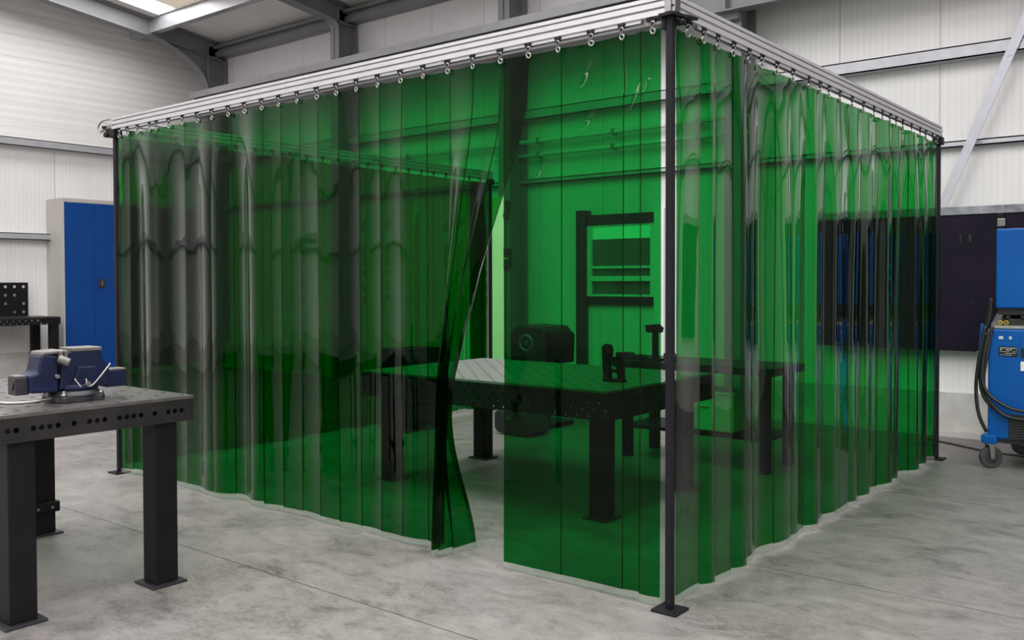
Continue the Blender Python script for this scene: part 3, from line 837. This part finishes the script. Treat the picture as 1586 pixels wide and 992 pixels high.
# ------------------------------------------------------------------ lockers and bench by the left wall
def locker(y0, y1, label):
    xb, xf_, h = XL + .15, -11.9, 2.72
    t = thing('locker', label, 'cabinet', ((xb + xf_) / 2, (y0 + y1) / 2, 0), 'blue lockers along the left wall')
    build('carcass', B(xb - .14, y0, .0, xf_ - .02, y1, h), 'cabgrey', t, .006)
    def rimf(bm):
        box(bm, xf_ - .02, y0, 0, xf_, y0 + .03, h); box(bm, xf_ - .02, y1 - .03, 0, xf_, y1, h); box(bm, xf_ - .02, y0 + .03, h - .06, xf_, y1 - .03, h); box(bm, xf_ - .02, y0 + .03, 0, xf_, y1 - .03, .08)
    build('front_frame', rimf, 'cabgrey', t, .003)
    ym = (y0 + y1) / 2
    for a, b in ((y0 + .032, ym - .002), (ym + .002, y1 - .032)):
        dd = build('door', B(xf_ - .02, a, .085, xf_ + .004, b, h - .065), 'cabblue', t, .003)
        if a > ym: 
            build('lock', B(xf_ + .004, a + .05, 1.37, xf_ + .022, a + .15, 1.50), 'machblack', dd, .004)
            build('latch_handle', lambda bm: (box(bm, xf_ + .022, a + .09, 1.385, xf_ + .034, a + .105, 1.485), box(bm, xf_ + .022, a + .07, 1.43, xf_ + .03, a + .13, 1.442)), 'zinc', dd, .002)
locker(2.965, 3.935, 'tall grey locker with blue doors, nearest, left of the booth')
locker(3.945, 4.79, 'middle blue locker, seen through the left booth curtains')
locker(4.80, 5.56, 'blue locker farthest along the left wall, by the room corner')

wbn = thing('steel_workbench', 'dark bench with a perforated upright plate by the left wall, beside the lockers', 'table', (-11.9, 2, 0))
build('bench_top', B(-12.3, .2, .925, -11.62, 2.79, .95), 'apron', wbn, .003)
build('front_apron', lambda bm: holed(bm, 2.59, .085, .0425, .011, lambda u, v, w: (-11.62 + w, .2 + u, .84 + v), .012), 'blackpaint', wbn)
build('end_apron', B(-12.3, 2.778, .84, -11.633, 2.79, .925), 'blackpaint', wbn)
for x, y in ((-11.70, 2.72), (-12.2, 2.68), (-11.70, .3), (-12.2, .3)):
    build('leg', B(x - .055, y - .055, 0, x + .055, y + .055, .84), 'blackpaint', wbn, .004)
build('back_plate', lambda bm: holed(bm, 2.3, .50, .125, .024, lambda u, v, w: (-12.3 + w, .33 + u, .951 + v), .012, stagger=False, skip=lambda i, j: (i * 7 + j * 3) % 5 == 0), 'blackpaint', wbn)

# ------------------------------------------------------------------ dark boards on the back wall
for k, (a, b, lab) in enumerate([(-1.42, .19, 'wide black board on the back wall, its left half behind the right curtain'), (.255, 2.9, 'black board on the back wall behind the blue welding machine')]):
    bd = thing('wall_board', lab, 'board', ((a + b) / 2, 5.6, 1.4), 'black boards on the back wall')
    build('panel', B(a, 5.60, .80, b, 5.63, 2.05), 'board', bd, .003)
    build('top_strip', B(a, 5.585, 2.05, b + (.064 if k == 0 else 0), 5.64, 2.125), 'strip', bd, .003)
    def st(bm):
        for x in (a + .25, b - .25): box(bm, x, 5.63, .9, x + .05, YB, 1.9)
    build('bracket', st, 'blackpaint', bd)
    def bt(bm):
        n = 7
        for i in range(n): cyl(bm, (a + .1 + (b - a - .2) * i / (n - 1), 5.587, 2.085), (a + .1 + (b - a - .2) * i / (n - 1), 5.578, 2.085), .008, 8)
    build('bolt', bt, 'zinc', bd)
    def slots(bm):
        for x, w in ((-.115, .018), (-.04, .026)): box(bm, x, 5.594, 1.80, x + w, 5.601, 1.87)
        cyl(bm, (-.0, 5.601, 1.25), (-.0, 5.594, 1.25), .012, 10)
    if k == 0: build('slot', slots, 'label', bd)
    if k == 1:
        build('cover_plate', B(a - .055, 5.565, 1.93, a + .01, 5.60, 2.0), 'zinc', bd, .003)
        build('edge_channel', B(a - .06, 5.575, .82, a - .002, 5.63, 2.05), 'blackpaint', bd, .003)

# ------------------------------------------------------------------ blue welding machine on castors
MX0, MX1, MY0, MY1 = .40, 1.02, 4.25, 5.15
wm = thing('welding_machine', 'blue welding power source on castors, right edge, with hanging black cables', 'machine', ((MX0 + MX1) / 2, 4.7, 0))
def mb(bm): prism(bm, [(MY0, .235), (MY1, .235), (MY1, 1.12), (MY0 + .22, 1.12), (MY0, 1.075)], MX0, MX1, 0)
build('cabinet', mb, 'machblue', wm, .012)
def mcon(bm): prism(bm, [(MY0 + .005, 1.077), (MY0 + .22, 1.122), (MY0 + .5, 1.122), (MY0 + .5, 1.19), (MY0 + .24, 1.19), (MY0 + .01, 1.10)], MX0 + .01, MX1 - .01, 0)
build('console', mcon, 'castgrey', wm, .006)
def mcon2(bm):
    box(bm, MX0 + .12, MY0 + .03, 1.10, MX1 - .1, MY0 + .06, 1.155); 
    for i in range(5): cyl(bm, (MX0 + .13 + .1 * i, MY0 + .045, 1.15), (MX0 + .13 + .1 * i, MY0 + .03, 1.175), .016, 12)
build('control_knobs', mcon2, 'machblack', wm, .003)
build('socket_ring', lambda bm: [ring(bm, (MX0 + .08 + .04 * i, MY0 + .02, 1.125), (0, 1, .3), .014, .005, 14) for i in range(2)], 'yellow', wm)
build('feeder_box', B(MX0 + .045, MY0 + .02, 1.235, MX1 - .02, MY0 + .62, 1.845), 'machblue', wm, .012)
build('feeder_feet', B(MX0 + .06, MY0 + .05, 1.185, MX1 - .05, MY0 + .58, 1.24), 'machblack', wm)
build('name_plate', B(MX0 + .075, MY0 - .004, .87, MX0 + .205, MY0 + .001, .945), 'label', wm)
def txt(bm):
    for j in range(5):
        x = MX0 + .085
        while x < MX0 + .195:
            w = random.uniform(.006, .02)
            if random.random() < .75 and not (j == 4 and x > MX0 + .15): box(bm, x, MY0 - .0055, .93 - j * .013, min(x + w, MX0 + .198), MY0 - .0035, .934 - j * .013 + (.003 if j < 2 else 0))
            x += w + .006
build('plate_text', txt, 'ink', wm)
build('side_plate', B(MX0 + .225, MY0 - .004, .865, MX0 + .34, MY0 + .001, .935), 'label', wm)
build('sticker', B(MX0 + .225, MY0 - .005, .765, MX0 + .33, MY0 + .001, .835), 'white', wm)
def emb(bm):  # small black figure printed on the white sticker
    cx, cz, y0_, y1_ = MX0 + .262, .80, MY0 - .0065, MY0 - .0045
    prism(bm, [(cx - .003, cz - .022), (cx + .003, cz - .022), (cx + .004, cz + .012), (cx - .002, cz + .012)], y0_, y1_, 1)
    prism(bm, [(cx - .016, cz + .004), (cx + .018, cz + .009), (cx + .018, cz + .014), (cx - .014, cz + .008)], y0_, y1_, 1)
    prism(bm, [(cx - .014, cz - .008), (cx + .012, cz - .002), (cx + .012, cz + .002), (cx - .014, cz - .004)], y0_, y1_, 1)
    prism(bm, [(cx + .004, cz - .016), (cx + .014, cz - .02), (cx + .014, cz - .017), (cx + .004, cz - .012)], y0_, y1_, 1)
    prism(bm, [(cx + .002, cz + .014), (cx + .012, cz + .024), (cx + .008, cz + .027), (cx - .002, cz + .018)], y0_, y1_, 1)
build('sticker_mark', emb, 'label', wm)
def bdg(bm):
    for x, w in ((.075, .03), (.145, .018), (.255, .03)): box(bm, MX0 + x, MY0 - .004, 1.0, MX0 + x + w, MY0 + .001, 1.022)
build('badge', bdg, 'ink', wm)
def gr(bm):
    box(bm, MX0 + .15, MY0 - .012, .235, MX0 + .47, MY0 + .001, .43)
    for i in range(9): box(bm, MX0 + .22, MY0 - .03, .25 + .019 * i, MX0 + .40, MY0 - .01, .262 + .019 * i)
build('vent_grille', gr, 'machblack', wm, .004)
build('bottom_frame', B(MX0 + .02, MY0 + .02, .20, MX1 - .02, MY1 - .02, .236), 'machblack', wm)
build('castor_bracket', B(MX0 - .035, MY0 - .05, .195, MX0 + .075, MY0 + .06, .265), 'machblue', wm, .012)
for cx_, cy_ in ((MX0 + .022, MY0 + .02), (MX1 - .06, MY0 + .03), (MX0 + .10, MY1 - .1), (MX1 - .06, MY1 - .1)):
    def turn(bm): bmesh.ops.rotate(bm, verts=bm.verts, cent=(cx_, cy_, 0), matrix=Matrix.Rotation(-.95, 3, 'Z'))
    def whl(bm): cyl(bm, (cx_ - .022, cy_, .085), (cx_ + .022, cy_, .085), .085, 32); turn(bm)
    cs = build('castor_wheel', whl, 'rubber', wm, .01)
    def hubf(bm): cyl(bm, (cx_ - .027, cy_, .085), (cx_ + .027, cy_, .085), .045, 20); turn(bm)
    build('wheel_hub', hubf, 'castdark', cs)
    def fk(bm):
        for s in (-1, 1): prism(bm, [(cy_ - .014, .075), (cy_ + .014, .075), (cy_ + .012, .20), (cy_ - .03, .20)], cx_ + s * .036 - .003, cx_ + s * .036 + .003, 0)
        cyl(bm, (cx_ - .042, cy_, .085), (cx_ + .042, cy_, .085), .009, 10); box(bm, cx_ - .04, cy_ - .045, .185, cx_ + .04, cy_ + .04, .20); turn(bm)
    build('castor_fork', fk, 'zinc', cs)
def torch(bm):
    x, y = MX0 - .045, MY0 + .06
    tube(bm, [(x + .055, y, 1.31), (x + .045, y, 1.2), (x + .02, y, 1.06), (x + .0, y - .01, .9)], .019, 10)
build('torch_neck', torch, 'hose', wm)
def tg(bm): 
    x, y = MX0 - .062, MY0 + .02
    prism(bm, [(x - .012, .84), (x + .02, .84), (x + .035, 1.10), (x + .008, 1.12)], y - .015, y + .015, 1)
build('torch_grip', tg, 'machblue', wm, .005)
def tgc(bm):
    x, y = MX0 - .062, MY0 + .0
    for z in (.86, .89, .80, .82): box(bm, x - .012, y - .002, z, x + .012, y + .004, z + .012)
build('grip_button', tgc, 'ink', wm)
# hanging cable loops (parts of the machine: they are plugged into it)
Y0 = MY0 - .03
loops = [[(.40, Y0, 1.05), (.36, Y0, .80), (.365, Y0, .60), (.44, Y0, .48), (.60, Y0 - .01, .405), (.80, Y0 - .01, .44), (.93, Y0, .60)],
         [(.415, Y0, 1.08), (.375, Y0 - .02, .82), (.385, Y0 - .03, .64), (.47, Y0 - .03, .535), (.62, Y0 - .03, .47), (.80, Y0 - .03, .50), (.92, Y0, .68)],
         [(.385, Y0 + .02, 1.10), (.345, Y0, .85), (.325, Y0, .62), (.345, Y0, .42), (.395, Y0 + .03, .28)],
         [(.43, Y0 + .02, 1.10), (.40, Y0, .88), (.375, Y0 + .01, .70), (.40, Y0, .56), (.50, Y0 - .015, .44), (.58, Y0 - .02, .41)]]
for pts in loops:
    build('cable', lambda bm: tube(bm, pts, .0135, 10), 'hose', wm)
tag(build('power_cable', lambda bm: tube(bm, [(-.35, 5.3, .008), (-.1, 5.18, .008), (.1, 5.05, .008), (.3, 4.95, .008), (.55, 4.9, .008)], .008, 8), 'hose', origin=(0, 5.1, 0)),
    'thin black cable on the floor running to the blue welding machine', 'cable')

# small fittings on the grey column behind the opening
def sw(bm): box(bm, -5.285, 5.30, 1.62, -5.18, 5.349, 1.86)
s1 = tag(build('switch_box', sw, 'machblack', origin=(-5.31, 5.33, 1.7), bevel=.006), 'small switch box with coloured marks on the grey column behind the opening', 'switch')
build('warning_label', B(-5.27, 5.295, 1.72, -5.20, 5.301, 1.75), 'yellow', s1)
build('button', lambda bm: cyl(bm, (-5.23, 5.302, 1.81), (-5.23, 5.288, 1.81), .015, 10), 'red', s1)
def hr(bm):
    box(bm, -5.28, 5.32, 2.33, -5.20, 5.349, 2.45); ring(bm, (-5.24, 5.31, 2.27), (0, 1, 0), .045, .01, 18); tube(bm, [(-5.24, 5.325, 2.36), (-5.24, 5.30, 2.31)], .01, 8)
tag(build('column_hook', hr, 'castdark', origin=(-5.32, 5.33, 2.3)), 'iron ring hook on the grey column above the switch box', 'hook')

for o in bpy.data.objects:
    if '_o' in o.keys(): del o['_o']

# ------------------------------------------------------------------ camera, world, view
F, YAW, PITCH, ROLL, SY = 1423.22, -.6772, -.0222, -.0024, -28.16
fw = Vector((math.sin(YAW) * math.cos(PITCH), math.cos(YAW) * math.cos(PITCH), math.sin(PITCH)))
rt = Vector((math.cos(YAW), -math.sin(YAW), 0)); up_ = rt.cross(fw)
rt2 = rt * math.cos(ROLL) + up_ * math.sin(ROLL); up2 = -rt * math.sin(ROLL) + up_ * math.cos(ROLL)
cam = bpy.data.cameras.new('camera'); cam.sensor_width = 36; cam.lens = F / 1586 * 36; cam.shift_y = SY / 1586
co = bpy.data.objects.new('camera', cam); COL.objects.link(co)
co.matrix_world = Matrix(((rt2.x, up2.x, -fw.x, 1.9724), (rt2.y, up2.y, -fw.y, -3.5543), (rt2.z, up2.z, -fw.z, 1.4493), (0, 0, 0, 1)))
cam.clip_start = .05
sc.camera = co
w = bpy.data.worlds.new('daylight'); sc.world = w; w.use_nodes = True
bg = w.node_tree.nodes['Background']; bg.inputs[0].default_value = (.97, .985, 1, 1); bg.inputs[1].default_value = .03
sc.view_settings.view_transform = 'Standard'; sc.view_settings.look = 'None'
sc.view_settings.exposure = 0.0; sc.view_settings.gamma = 1; sc.view_settings.use_curve_mapping = False
sc.cycles.transparent_max_bounces = 24; sc.cycles.max_bounces = 8; sc.cycles.diffuse_bounces = 4; sc.cycles.glossy_bounces = 4
sc.cycles.sample_clamp_indirect = 6
sc.cycles.use_denoising = True
